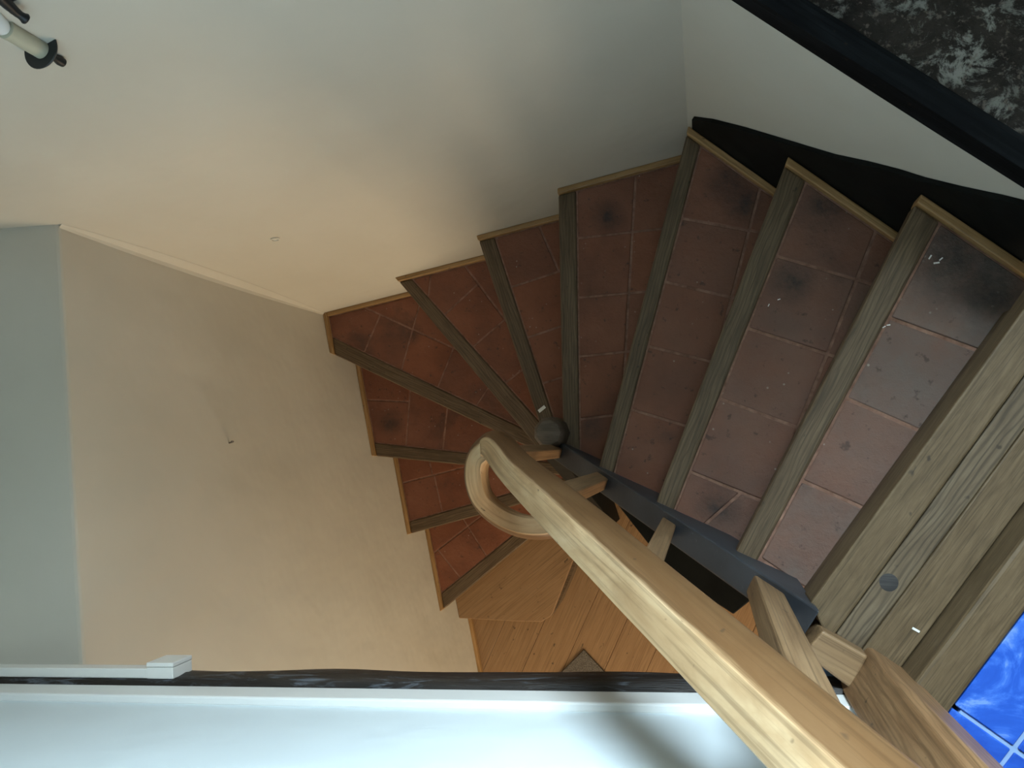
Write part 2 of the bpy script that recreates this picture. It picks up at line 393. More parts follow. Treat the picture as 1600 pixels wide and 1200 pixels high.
# ground floor
fl = prism('floor', [Vector((-1.9, 0.9)), Vector((1.9, 0.9)), Vector((1.9, -3.0)), Vector((-1.9, -3.0))], -0.12, -0.022, M['mortar'])
tag(fl, 'orange brown oak plank floor at the foot of the stairs', kind='structure')
ZF = ZC
q0, q1 = at2(850, 972, ZF), at2(818, 1044, ZF); dP = (q1 - q0).normalized(); nP = Vector((-dP.y, dP.x))
floor_clip = [(NB, CB - 0.0)]
PW = 0.155
for i in range(-5, 15):
    base = q0 + nP * (i * PW)
    s = -1.0 + random.uniform(0, 0.3)
    while s < 2.4:
        L = random.uniform(0.9, 1.5)
        poly = [base + dP * s, base + dP * (s + L), base + dP * (s + L) + nP * PW, base + dP * s + nP * PW]
        for n_, c_ in floor_clip: poly = clip(poly, n_, c_)
        poly = clip(poly, Vector((0, 1)), -0.12); poly = clip(poly, Vector((0, -1)), 2.7); poly = clip(poly, Vector((1, 0)), 1.3)
        poly = inset(poly, 0.0007) if len(poly) > 2 else []
        if len(poly) > 2 and abs(area2(poly)) > 0.002:
            prism('floor_plank', poly, -0.022, random.uniform(-0.0006, 0.0006), M['parquet'], fl, xdir=dP.to_3d(), bevel=0.0008, segs=1)
        s += L
# closing walls of the room downstairs and the storey above
wd = prism('wall_downstairs', [Vector((-1.6, -2.72)), Vector((1.5, -2.72)), Vector((1.5, -2.9)), Vector((-1.6, -2.9))], -0.1, 2.1, M['plaster']); tag(wd, 'far plaster wall of the room downstairs', kind='structure')
wd2 = prism('wall_side', [Vector((1.35, -2.8)), Vector((1.5, -2.8)), Vector((1.5, -0.6)), Vector((1.35, -0.6))], -0.1, 2.1, M['plaster']); tag(wd2, 'side plaster wall of the room downstairs', kind='structure')
M['upper'] = plaster('dimmed_plaster', (0.34, 0.31, 0.25), (0.40, 0.36, 0.29))  # unseen upstairs surfaces coloured darker to cut the daylight they bounce
cl = prism('ceiling', [Vector((-2.3, 1.6)), Vector((2.6, 1.6)), Vector((2.6, -2.9)), Vector((-2.3, -2.9))], TOP, TOP + 0.12, M['upper']); tag(cl, 'darkened ceiling over the stairwell', kind='structure')
wu = prism('wall_upstairs', [Vector((2.45, 1.6)), Vector((2.6, 1.6)), Vector((2.6, -2.9)), Vector((2.45, -2.9))], 2.0, TOP, M['upper']); tag(wu, 'far darkened wall of the storey above', kind='structure')
wu2 = prism('wall_rear', [Vector((-0.2, -2.75)), Vector((2.6, -2.75)), Vector((2.6, -2.9)), Vector((-0.2, -2.9))], 2.0, TOP, M['upper']); tag(wu2, 'darkened wall at the rear of the storey above', kind='structure')
cd = prism('ceiling_downstairs', [WA + NW * .17, WB + NW * .17, Vector((WB.x + .1, -2.9)), Vector((WA.x, -2.9))], 2.07, 2.19, M['white_wall']); tag(cd, 'white ceiling of the room downstairs', kind='structure')

# upper floor behind the right wall: beam and rough screed
beam_r = empty('timber_beam', (r1 - dR * 1.2).to_3d() + Vector((0, 0, bz)))
tag(beam_r, 'black painted timber edging the rough upper floor above the right wall', 'beam')
nseg = 26; V = []; Fc = []
sec = lambda s, i: [(-0.006 + 0.004 * noise.noise((s * 3.1, 2, 1)), bz - 0.0 + 0.006 * noise.noise((s * 2.3, 0, 4))), (-0.008, bz + 0.045 + 0.004 * noise.noise((s * 3, 9, 1))), (0.010, bz + 0.062), (0.016, bz + 0.062), (0.016, bz)]
for i in range(nseg + 1):
    s = -0.05 + 2.5 * i / nseg
    for o_, z in sec(s, i):
        p = CORN_TR + dR * s + NR * o_; V.append((p.x, p.y, z))
for i in range(nseg):
    for k in range(5): Fc.append([i * 5 + k, i * 5 + (k + 1) % 5, i * 5 + 5 + (k + 1) % 5, i * 5 + 5 + k])
Fc += [[0, 1, 2, 3, 4], [nseg * 5 + k for k in (4, 3, 2, 1, 0)]]
mesh('beam_body', V, Fc, M['black_beam'], beam_r, xdir=dR.to_3d())
fu = prism('floor_upper', [CORN_TR - dR * 0.05 + NR * 0.07, r1 + NR * 0.07, r1 + NR * 1.2, CORN_TR - dR * 0.05 + NR * 1.2], bz, bz + 0.058, M['screed'])
fu_clip = clip([CORN_TR - dR * 0.6 + NR * 0.0165, r1 + NR * 0.0165, r1 + NR * 1.1, CORN_TR - dR * 0.6 + NR * 1.1], NT, CT - 0.001)
C.objects.unlink(fu); bpy.data.objects.remove(fu)
fu = prism('floor_upper', fu_clip, bz, bz + 0.058, M['screed'])
tag(fu, 'rough blackish upper floor spattered with white plaster', kind='structure')

# front beam under the partition: hewn, wavy lower edge
bf = empty('hewn_beam', (w0 + dW * 0.6).to_3d() + Vector((0, 0, ZW - 0.12)))
tag(bf, 'dark hewn timber beam under the white partition, scuffed with white paint', 'beam')
V, Fc = [], []; nseg = 60
for i in range(nseg + 1):
    s = i / nseg; p = WA + dW * (2.08 * s); x = s * 6.0
    lowz = ZW - 0.105 - 0.012 * noise.noise((x * 1.3, 0, 0)) - 0.006 * noise.noise((x * 4, 3, 0))
    o1 = -0.004 + 0.008 * noise.noise((x, 5, 2)); o2 = 0.006 * noise.noise((x * 1.7, 1, 7))
    for o_, z in ((-0.012, ZW + 0.002), (-0.012 + o1, ZW - 0.035), (-0.008 + o2, ZW - 0.075), (0.004 + o2, lowz), (0.06, lowz - 0.02), (0.155, ZW - 0.12), (0.155, ZW + 0.002)):
        q = p + NW * o_; V.append((q.x, q.y, z))
for i in range(nseg):
    for k in range(7): Fc.append([i * 7 + k, i * 7 + (k + 1) % 7, i * 7 + 7 + (k + 1) % 7, i * 7 + 7 + k])
Fc += [list(range(7)), [nseg * 7 + k for k in range(7)][::-1]]
def hewn():
    s = NT_('hewn_black'); v = s.coord('obj', (1.2, 10, 10)); n = s.noise(v, 5, 5, 0.6, 0.6)
    col = s.ramp(n, [(0.3, (0.010, 0.008, 0.007)), (0.6, (0.028, 0.022, 0.018)), (0.8, (0.06, 0.045, 0.033))])
    v2 = s.coord('obj', (3, 14, 14)); sm = s.noise(v2, 3.5, 6, 0.68, 1.0)
    col = s.mix(s.ramp(sm, [(0.55, BLK), (0.66, (0.45,) * 3)]), col, (0.20, 0.23, 0.27))
    s.bump(n, 0.9, 0.006); return s.fin(col, 0.5, 0.4)
M['hewn'] = hewn()
mesh('beam_body', V, Fc, M['hewn'], bf, xdir=dW.to_3d(), smooth=True)

# ------------------------------------------------------------------ landing: boards and blue tiles
ln_a, ln_b = at2(1600, 482, ZK(0)), at2(1262, 948, ZK(0))
dL = (ln_a - ln_b).normalized(); nL = Vector((dL.y, -dL.x))      # nL points away from the stairs, along the landing
lb = ln_b
lslab = [lb - dL * 0.02 + nL * 0.03, lb + dL * 0.62 + nL * 0.03, lb + dL * 0.62 + nL * 1.3, lb - dL * 0.75 + nL * 1.3, lb - dL * 0.75 + nL * 0.24, lb - dL * 0.12 + nL * 0.14, lb - dL * 0.1 + nL * 0.09]
lslab = clip(lslab, NR, CR - 0.0)
fland = prism('floor_landing', lslab, LZ - 0.16, LZ - 0.035, M['grout']); tag(fland, 'top landing of worn wooden boards meeting bright blue tiles', kind='structure')
ZU = 1.012                                   # depth of the upper floor (tiles, threshold)
UZ = ZC - ZU
def off(px, py, Z): return (at2(px, py, Z) - lb).dot(nL)
def board(o0, o1, s0, s1, z0, z1, mat, name='landing_board', bevel=0.002, lab=None):
    poly = [lb + nL * o0 + dL * s0[0], lb + nL * o0 + dL * s1, lb + nL * o1 + dL * s1, lb + nL * o1 + dL * s0[1]]
    poly = clip(poly, NR, CR - 0.001)
    o = prism(name, poly, z0, z1, mat, fland, xdir=dL.to_3d(), bevel=bevel)
    if lab: o['label'] = lab
    return o
j1 = off(1450, 797, ZK(0)); j2 = off(1530, 882, ZK(0)); j3 = off(1600, 955, ZU)
board(0.0, j1 - 0.0015, (0.006, -0.022), 0.8, LZ - 0.066, LZ, M['landing'], 'nosing', 0.003)
board(j1, j1 + 0.034, (-0.008, -0.010), 0.8, LZ - 0.035, LZ - 0.004, M['pine'], lab='pale pine board with a dark knot')
board(j1 + 0.0346, j2, (-0.010, -0.012), 0.8, LZ - 0.035, LZ - 0.003, M['landing'], lab='worn board with dark splits')
board(j2 + 0.002, j3, (-0.035, -0.09), 0.9, LZ - 0.035, UZ + 0.004, M['landing'], 'threshold_board', 0.005)
# knot in the pine board
kp = at2(1390, 911, ZK(0))
knot = lathe('knot', [(0.0115, LZ - 0.006), (0.0112, LZ - 0.0039), (0.0095, LZ - 0.0037), (0.002, LZ - 0.0036)], (kp.x, kp.y), M['knot'], fland, 20)
# blue tiles: bed and tiles
bed = [lb + nL * (j3 + 0.012) - dL * 0.62, lb + nL * (j3 + 0.012) + dL * 0.9, lb + nL * 1.3 + dL * 0.9, lb + nL * 1.3 - dL * 0.62]
bed = clip(bed, NR, CR + 0.3)
prism('tile_bed', bed, LZ - 0.03, UZ - 0.007, M['grout'], fland)
g1 = (at2(1500, 1112, ZU) - lb).dot(dL); g2 = off(1593, 1165, ZU)
TS = 0.2
edges_o = [j3 + 0.001, g2] + [g2 + TS * i for i in range(1, 6)]
for a in range(len(edges_o) - 1):
    for b in range(-3, 4):
        s0 = g1 + TS * b; poly = [lb + nL * edges_o[a] + dL * s0, lb + nL * edges_o[a] + dL * (s0 + TS), lb + nL * edges_o[a + 1] + dL * (s0 + TS), lb + nL * edges_o[a + 1] + dL * s0]
        poly = inset(poly, 0.0028) if a else inset(poly, 0.0024)
        prism('blue_tile', poly, UZ - 0.012, UZ - 0.004 + random.uniform(-.0004, .0004), M['blue'], fland, bevel=0.0012, segs=1)

# ------------------------------------------------------------------ staircase
stair = empty('staircase', (-0.36, 0.02, 0.0)); tag(stair, 'winding staircase of terracotta tiled steps with worn oak nosings', 'staircase')
FR = {0: ((1600, 482), (1262, 948)), 1: ((1440, 299), (1150, 862)), 2: ((1234, 239), (1025, 785)), 3: ((1076, 198), (940, 715)), 4: ((872, 293), (880, 690)),
      5: ((745, 367), (841, 655)), 6: ((620, 436), (823, 679)), 7: ((514, 550), (770, 672)), 8: ((582, 712), (728, 727)), 9: ((637, 835), (745, 806)), 10: ((691, 953), (822, 845))}
BK = {1: ((1473, 338), (1177, 888)), 2: ((1260, 280), (1052, 798)), 3: ((1095, 223), (967, 707)), 4: ((900, 298), (905, 680)), 5: ((775, 380), (860, 640)),
      6: ((667, 463), (837, 653)), 7: ((573, 553), (790, 657)), 8: ((583, 692), (727, 708)), 9: ((640, 815), (740, 787)), 10: ((690, 927), (797, 840))}
NS = Vector((-0.405, -0.914)); NS.normalize(); CS = 0.1368            # stair-side face of the inner string
dS = Vector((0.914, -0.405)); dS.normalize()
WELL = Vector((1, 0)), -0.385
def half(a, b, ref, shift=0.0):              # half plane of line ab on the side of ref, grown by shift
    n, c = line(a, b)
    if n.dot(ref) > c: n, c = -n, -c
    return n, c + shift
def in_frame(o0): return o0
# tile joints seen in the photograph; (p, q, probe): cut the piece holding the probe, or all pieces
CUT = {1: [((1393, 497), (1523, 545), None), ((1322, 622), (1435, 672), None), ((1255, 752), (1347, 793), None), ((1187, 872), (1250, 915), None)],
 2: [((1372, 353), (1293, 553), None), ((1222, 402), (1340, 437), None), ((1170, 513), (1293, 553), None), ((1125, 623), (1233, 663), None), ((1093, 743), (1177, 777), None), ((1150, 777), (1110, 812), (1125, 790))],
 3: [((1187, 297), (1143, 465), None), ((1067, 341), (1160, 358), None), ((1040, 440), (1145, 465), None), ((1010, 540), (1103, 563), None), ((987, 640), (1060, 662), None)],
 4: [((993, 277), (980, 500), None), ((903, 372), (990, 362), None), ((905, 557), (973, 550), None), ((905, 655), (948, 650), None), ((903, 465), (980, 458), None)],
 5: [((803, 447), (870, 425), None), ((825, 527), (875, 510), None), ((845, 600), (876, 590), None), ((857, 387), (870, 417), (850, 395))],
 6: [((737, 430), (782, 490), None), ((747, 443), (710, 477), (700, 470)), ((787, 500), (737, 543), None), ((813, 580), (787, 600), None), ((672, 432), (668, 470), (660, 450))],
 7: [((575, 483), (693, 537), None), ((593, 493), (570, 547), (560, 520)), ((652, 487), (627, 577), None), ((703, 557), (683, 607), None), ((760, 610), (743, 635), None)],
 8: [((640, 617), (634, 692), None), ((580, 625), (640, 628), (600, 660)), ((698, 643), (692, 697), None)],
 9: [((627, 755), (718, 732), None), ((678, 743), (690, 797), (690, 775)), ((671, 722), (675, 740), (650, 735)), ((745, 740), (765, 790), None)],
 10: [((687, 857), (750, 808), None), ((732, 825), (760, 869), None), ((690, 867), (718, 902), (690, 890))]}
DUST = {1: 0.85, 2: 0.42, 3: 0.25, 4: 0.12, 5: 0.08, 6: 0.03, 7: 0.03, 8: 0.03, 9: 0.0, 10: 0.0}
BIG = [Vector((-2, -2)), Vector((2, -2)), Vector((2, 2)), Vector((-2, 2))]
def split(poly, a, b):
    n, c = line(a, b); return clip(poly, n, c), clip(poly, -n, -c)
def inside(poly, p):
    s = 0
    for i in range(len(poly)):
        a, b = poly[i], poly[(i + 1) % len(poly)]; cr = (b - a).cross(p - a)
        if cr != 0:
            if s == 0: s = 1 if cr > 0 else -1
            elif (cr > 0) != (s > 0): return False
    return True
for k in range(1, 11):
    Z = ZK(k); z = ZC - Z
    fo, fi = at2(*FR[k][0], Z), at2(*FR[k][1], Z)
    bo, bi = at2(*FR[k - 1][0], ZK(k - 1)), at2(*FR[k - 1][1], ZK(k - 1))
    no, ni = at2(*BK[k][0], Z), at2(*BK[k][1], Z)
    hf = half(fo, fi, (bo + bi) / 2)
    hb = half(bo, bi, (fo + fi) / 2, 0.032)
    poly = BIG
    for n_, c_ in (hf, hb, (NB, CB), (NT, CT), (NR, CR - 0.009)): poly = clip(poly, n_, c_)
    poly = clip(poly, NS, CS + 0.008) if k <= 5 else clip(poly, *WELL)
    # mortar bed
    bedp = clip(poly, hf[0], hf[1] - 0.03)
    step = prism('step', bedp, z - 0.05, z - 0.0032, M['mortar'], stair)
    # wall trims
    walls = ([(NB, CB)] if k >= 7 else []) + ([(NT, CT)] if 4 <= k <= 7 else []) + ([(NR, CR - 0.009)] if k <= 3 else [])
    core = poly
    for n_, c_ in walls:
        t = clip(poly, -n_, -(c_ - 0.014))
        if len(t) > 2 and abs(area2(t)) > 0.0004:
            if n_ is NT and k == 7: t = clip(t, NB, CB - 0.0145)
            if n_ is NB and k == 7: pass
            d_ = Vector((-n_.y, n_.x))
            prism('wall_trim', t, z - 0.03, z + 0.011, M['trim'], step, xdir=d_.to_3d(), bevel=0.0025)
        core = clip(core, n_, c_ - 0.0145)
    hn = half(no, ni, (bo + bi) / 2)
    nose = clip(core, -hn[0], -hn[1])
    prism('nosing', nose, z - 0.034, z + 0.001, M['nosing'], step, xdir=(fi - fo).to_3d(), bevel=0.004)
    # riser under the nosing
    rp = clip(clip(poly, hf[0], hf[1] - 0.026), -hf[0], -(hf[1] - 0.044))
    prism('riser', rp, z - H + 0.001, z - 0.034, M['nosing'], step, xdir=(fi - fo).to_3d())
    tiles = [clip(core, hn[0], hn[1] - 0.001)]
    for a, b, probe in CUT[k]:
        a2, b2 = at2(*a, Z), at2(*b, Z); pr = at2(*probe, Z) if probe else None
        new = []
        for t in tiles:
            if pr is not None and not inside(t, pr): new.append(t); continue
            for q in split(t, a2, b2):
                if len(q) > 2 and abs(area2(q)) > 1e-5: new.append(q)
        tiles = new
    for t in tiles:
        t = inset(t, 0.0026)
        if len(t) < 3 or abs(area2(t)) < 8e-5: continue
        dz = random.uniform(-0.0012, 0.0008); tx, ty = random.uniform(-.004, .004), random.uniform(-.004, .004)
        cx = sum((p.x for p in t)) / len(t); cy = sum((p.y for p in t)) / len(t)
        o = prism('terracotta_tile', t, z - 0.014, lambda p: z - 0.001 + dz + tx * (p.x - cx) + ty * (p.y - cy), M['tile'], step, bevel=0.0018, segs=2)
        o['dust'] = DUST[k] * random.uniform(0.75, 1.1)
# risers of the landing nosing
prism('riser', [lb + nL * 0.02, lb + dL * 0.5 + nL * 0.02, lb + dL * 0.5 + nL * 0.04, lb + nL * 0.04], ZC - ZK(1) + 0.001, LZ - 0.066, M['nosing'], stair, xdir=dL.to_3d())
# bottom wooden step
Z11 = ZC - 0.138
pts = [(714, 966), (800, 971), (846, 972), (860, 964), (872, 945), (890, 904), (908, 855), (925, 800)]
p11 = [at2(x, y, Z11) for x, y in pts]
b_o, b_i = at2(*FR[10][0], ZK(10)), at2(*FR[10][1], ZK(10))
back_ln = half(b_o, b_i, at2(800, 950, Z11), 0.04)
p11 = p11 + [Vector((-0.40, -0.16)), Vector((-0.75, -0.30)), Vector((-1.2, -0.5))]
p11 = clip(clip(p11, *back_ln), NB, CB)
st11 = prism('step', p11, 0.0, 0.112, M['nosing'], stair)
d10 = (b_i - b_o).normalized(); n10 = Vector((-d10.y, d10.x))
offs = [n10.dot(p) for p in p11]
mid = n10.dot(at2(742, 905, Z11)); mid2 = n10.dot(at2(800, 990, Z11))
lo, hi = min(offs), max(offs)
cuts = [lo - .01, hi + .01]
for i in range(1):
    q = clip(clip(p11, n10, cuts[i + 1]), -n10, -cuts[i])
    q = inset(q, 0.0006)
    if len(q) > 2: prism('tread_board', q, 0.112, 0.138, M['parquet'], st11, xdir=d10.to_3d(), bevel=0.003)
# closed underside below the treads: sloping soffit is the back of the winders
# inner string of the upper flight
def zstr(p): return ZC - (1.045 + (0.125 - p.x) * 1.614)
s0 = NS * CS + dS * ((Vector((-0.375, 0.017))).dot(dS)); s1 = NS * CS + dS * (Vector((0.135, -0.209)).dot(dS))
sp = [s0, s1, s1 + NS * 0.045, s0 + NS * 0.045]
prism('inner_string', sp, lambda p: zstr(p) - 0.27, zstr, M['slate'], stair, xdir=dS.to_3d(), bevel=0.003)
# steep string of the lower winders round the well
lsz = lambda p: 1.50 + (p.y + 0.02) * 4.1
prism('inner_string', [Vector((-0.388, -0.03)), Vector((-0.392, -0.33)), Vector((-0.352, -0.33)), Vector((-0.348, -0.03))], lambda p: max(0.0, lsz(p) - 0.75), lambda p: lsz(p), M['black'], stair, bevel=0.003)
# central newel
nc = at2(856, 676, 1.74)
nv = lathe('newel_post', [(0.036, 0.0), (0.038, ZC - 1.765), (0.036, ZC - 1.752), (0.029, ZC - 1.744), (0.010, ZC - 1.741)], (nc.x, nc.y), M['newel'], stair, 9)
nv['label'] = 'dark rounded newel stub at the centre of the winders'
# black string painted board on the right wall
tops = [(1081, 187), (1110, 191), (1160, 204), (1235, 227), (1300, 247), (1350, 258), (1400, 271), (1440, 284), (1500, 299), (1560, 312), (1600, 322)]
tp = [onwall(x, y, NR, CR, 0.008) for x, y in tops]
e = tp[-1] + (tp[-1] - tp[-3]) * 0.9; e.z = min(e.z, bz - 0.004); tp.append(e)
V, Fc = [], []
for i, p in enumerate(tp):
    zz = min(p.z, bz - 0.003); zb = zz - 0.42
    pin = Vector((p.x, p.y, 0)); pout = pin + NR.to_3d() * 0.0075
    V += [(pin.x, pin.y, zz), (pout.x, pout.y, zz + 0.002), (pout.x, pout.y, zb), (pin.x, pin.y, zb)]
for i in range(len(tp) - 1):
    for k in range(4): Fc.append([i * 4 + k, i * 4 + (k + 1) % 4, i * 4 + 4 + (k + 1) % 4, i * 4 + 4 + k])
Fc += [[0, 1, 2, 3], [len(V) - 4 + k for k in (3, 2, 1, 0)]]
o = mesh('wall_string', V, Fc, M['black'], stair); o['label'] = 'black painted string along the right wall'

# ------------------------------------------------------------------ banister
ban = empty('banister', (0.15, -0.29, LZ)); tag(ban, 'carved oak handrail with curled end on short square balusters', 'handrail')
CM = CS + 0.0225
def onstring(px, py):
    p = ray(px, py); Z = CM / NS.dot(p); return Vector((p.x * Z, p.y * Z, ZC - Z))
main = [onstring(x, y) for x, y in ((920, 836), (1042, 953), (1152, 1056), (1262, 1152))]
d_ = (main[-1] - main[0]); 
def railpt(t): return main[0] + d_ * t
loop = [(886, 806, 1.50), (858, 824, 1.485), (815, 823, 1.46), (777, 806, 1.435), (751, 780, 1.41), (741, 749, 1.385), (743, 721, 1.365), (755, 702, 1.345), (773, 695, 1.325)]
path = [at(x, y, Z) for x, y, Z in loop] + [railpt(t) for t in (-0.80, -0.4, 0.0, 0.33, 0.66, 1.0, 1.35, 1.75)]
scl = [0.84, 0.84, 0.84, 0.84, 0.84, 0.84, 0.84, 0.84, 0.86, 0.92, 0.98, 1.0, 1.0, 1.0, 1.0, 1.0, 1.0]
path_s = catmull(path, 8); scl_s = []
for i in range(len(scl) - 1):
    for s in range(8): scl_s.append(scl[i] + (scl[i + 1] - scl[i]) * s / 8)
scl_s.append(scl[-1])
SEC = [(-.027, -.022), (-.029, .019), (-.026, .0250), (-.006, .0276), (.009, .0262), (.0135, .022), (.0215, .005), (.028, -.015), (.024, -.034), (.012, -.042), (-.014, -.042)]
V, Fc, uv = [], [], []; L = 0; ns = len(SEC)
for i, p in enumerate(path_s):
    t = (path_s[min(i + 1, len(path_s) - 1)] - path_s[max(i - 1, 0)]).normalized()
    th = Vector((t.x, t.y, 0)).normalized()
    side = Vector((-th.y, th.x, 0)); upv = t.cross(side) * -1
    if upv.z < 0: upv = -upv
    if i: L += (p - path_s[i - 1]).length
    acc = 0
    for k, (a, b) in enumerate(SEC):
        wob = 1 + 0.018 * noise.noise((L * 9, k * 0.7, 0))
        V.append(p + side * (a * scl_s[i] * wob) + upv * (b * scl_s[i] * wob))
        uv.append((L, acc)); acc += 0.014
for i in range(len(path_s) - 1):
    for k in range(ns): Fc.append([i * ns + k, i * ns + (k + 1) % ns, (i + 1) * ns + (k + 1) % ns, (i + 1) * ns + k])
Fc.append(list(range(ns))); Fc.append([(len(path_s) - 1) * ns + k for k in range(ns)])
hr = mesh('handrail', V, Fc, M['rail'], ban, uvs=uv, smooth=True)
es = hr.modifiers.new('edges', 'EDGE_SPLIT'); es.split_angle = 0.62
sb = math.atan2(dS.y, dS.x)
def rail_z(p):                               # rail height above a plan point
    t = (p - main[0].xy).dot(d_.xy) / d_.xy.length_squared
    return (main[0] + d_ * t).z
for (x, y), sx, sy in (((872, 702), 0.030, 0.024), ((938, 751), 0.033, 0.026), ((1041, 824), 0.026, 0.022), ((1190, 935), 0.038, 0.030)):
    b = None
    # foot of the baluster on the string
    p = ray(x, y); lo_, hi_ = 0.9, 2.0
    Zs = CM / NS.dot(p)
    q = NS * CM + dS * 0
    # find the string point whose image is nearest to the pixel
    best = min((NS * CM + dS * (i * 0.002 - 0.45) for i in range(0, 330)), key=lambda c: ((c / (ZC - zstr(c))) - p).length)
    b = best
    zb, zt = zstr(b) - 0.03, rail_z(b) - 0.02
    v, f = box_vf((b.x, b.y, (zb + zt) / 2), sx, sy, zt - zb, sb)
    mesh('baluster', v, f, M['baluster'], ban, xdir=(0, 0, 1), bevel=0.003)
# end block of the string and the top newel post
blk = [at2(1286, 985, 1.035), at2(1357, 1025, 1.035), at2(1330, 1077, 1.035), at2(1255, 1021, 1.035)]
o = prism('string_block', blk, ZC - 1.15, ZC - 1.035, M['baluster'], ban, xdir=(blk[1] - blk[0]).to_3d(), bevel=0.003); o['label'] = 'pale oak block between string and newel post'
A = at2(1313, 1074, 1.06); B = at2(1355, 1014, 1.06)
dAB = (B - A).normalized(); nAB = Vector((dAB.y, -dAB.x))
V, Fc, uv = [], [], []; NSG = 14
for i in range(NSG + 1):
    t = i / NSG; zz = ZC - 1.17 + t * 0.90; zr = max(0.0, (zz - (ZC - 1.06)) / 0.55)
    fl_ = 0.030 * min(1.4, zr) ** 1.3
    ring = [A, B + dAB * fl_ * 0.15, B + dAB * (0.004 + fl_ * 0.55) + nAB * (0.006 + fl_ * 0.55), B + dAB * (0.004 + fl_ * 0.5) + nAB * 0.06, A + nAB * 0.06]
    for k, q in enumerate(ring): V.append((q.x, q.y, zz)); uv.append((zz, k * 0.07))
for i in range(NSG):
    for k in range(5): Fc.append([i * 5 + k, i * 5 + (k + 1) % 5, i * 5 + 5 + (k + 1) % 5, i * 5 + 5 + k])
Fc += [list(range(5)), [NSG * 5 + k for k in range(5)]]
mesh('newel_post', V, Fc, M['post'], ban, xdir=(0, 0, 1), bevel=0.002)

# ------------------------------------------------------------------ things
# black cupboard glimpsed below the well
cp = [(955, 776), (1014, 851), (1062, 905), (1146, 960), (1215, 905), (1100, 800), (1010, 745)]
cpp = [at2(x, y, 2.62) for x, y in cp]  # plain black block cut to fill the dark outline in the gap
cup = empty('infill', (cpp[0] + cpp[4]).to_3d() / 2); tag(cup, 'black cupboard glimpsed below through the gap between handrail and string', 'infill')
prism('body', inset(cpp, 0.01), 0.0, ZC - 2.645, M['black'], cup)
prism('top_board', cpp, ZC - 2.645, ZC - 2.62, M['black'], cup, bevel=0.004)
# rug
ap = at2(912, 1015, ZF - 0.008); ra = (at2(882, 1045, ZF - .008) - ap).normalized(); rb = (at2(947, 1047, ZF - .008) - ap).normalized()
rb = Vector((-ra.y, ra.x)) if Vector((-ra.y, ra.x)).dot(rb) > 0 else Vector((ra.y, -ra.x))
rg = prism('rug', [ap, ap + ra * 0.45, ap + ra * 0.45 + rb * 0.8, ap + rb * 0.8], 0.0006, 0.009, M['rug'], bevel=0.003)
tag(rg, 'grey carpet rug corner showing on the wooden floor by the beam', 'rug')
# trim along the left wall at the floor
tr = prism('baseboard_left', [q for q in clip(clip(clip([Vector((-1.6, -0.2)), Vector((-0.5, -0.2)), Vector((-0.5, -2.6)), Vector((-1.6, -2.6))], NB, CB), -NB, -(CB - 0.014)), Vector((0, 1)), at2(733, 962, ZF).y)], 0.001, 0.03, M['trim'], xdir=dB.to_3d(), bevel=0.002)
tag(tr, 'narrow honey oak strip where left wall meets the wooden floor', kind='structure')
# cable trunking and junction box on the hewn beam
CW = NW.dot(w0)
tz = onwall(110, 1061, NW, CW, 0.012).z
def sW(px, py, zz): p = at2(px, py, ZC - zz); return (p - w0).dot(dW)
jt = onwall(250, 1063, NW, CW, 0.012).z
js0, js1 = sW(229, 1050, jt), sW(270, 1050, jt)
base = w0 - NW * 0.012
def wbox(s0, s1, o0, o1, z0, z1): return prism_vf([base + dW * s0 - NW * o0, base + dW * s1 - NW * o0, base + dW * s1 - NW * o1, base + dW * s0 - NW * o1], z0, z1)
tk = mesh('cable_trunking', *wbox(-0.7, js0 - 0.0005, 0.002, 0.017, tz - 0.022, tz), M['pvc'], bevel=0.0015); tag(tk, 'white plastic cable trunking running along the dark beam', 'trunking')
jb = empty('junction_box', (base + dW * (js0 + js1) / 2 - NW * 0.012).to_3d() + Vector((0, 0, jt - 0.046))); tag(jb, 'small white junction box at the end of the trunking', 'junction box')
mesh('box_base', *wbox(js0, js1, 0.002, 0.019, jt - 0.046, jt), M['pvc'], jb, bevel=0.001)
mesh('box_lid', *wbox(js0 - .0006, js1 + .0006, 0.0195, 0.0265, jt - 0.0465, jt + 0.0005), M['pvc'], jb, bevel=0.0015)
# iron sconce with candle sleeve on the tall wall
ZS = 0.80
c2 = at2(66, 79, ZS); zc = ZC - ZS
sc = empty('wall_sconce', (c2.x, c2.y, zc)); tag(sc, 'black iron wall sconce with ivory candle sleeve and dark drip pan', 'wall lamp')
lathe('finial', [(0.002, zc - 0.036), (0.006, zc - 0.034), (0.0065, zc - 0.027), (0.0045, zc - 0.02), (0.010, zc - 0.008), (0.012, zc)], c2, M['iron'], sc, 18)
lathe('drip_pan', [(0.010, zc - 0.003), (0.0235, zc - 0.0015), (0.0262, zc + 0.002), (0.0255, zc + 0.0032), (0.012, zc + 0.001)], c2, M['iron'], sc, 32)
lathe('candle_sleeve', [(0.0118, zc + 0.0015), (0.0118, zc + 0.05), (0.0125, zc + 0.0505), (0.0125, zc + 0.055), (0.009, zc + 0.0555)], c2, M['ivory'], sc, 28)
lathe('bulb', [(0.008, zc + 0.0555), (0.011, zc + 0.060), (0.0155, zc + 0.075), (0.0150, zc + 0.090), (0.009, zc + 0.11), (0.003, zc + 0.13)], c2, M['bulb'], sc, 24)
wp = onwall(8, -30, NT, CT, 0.006)
plate_c = CORN_BT + dT * ((wp.xy - CORN_BT).dot(dT)); 
v, f = prism_vf([plate_c - dT * .025 - NT * .001, plate_c + dT * .025 - NT * .001, plate_c + dT * .025 - NT * .008, plate_c - dT * .025 - NT * .008], wp.z - 0.03, wp.z + 0.12)
mesh('back_plate', v, f, M['iron'], sc, bevel=0.002)
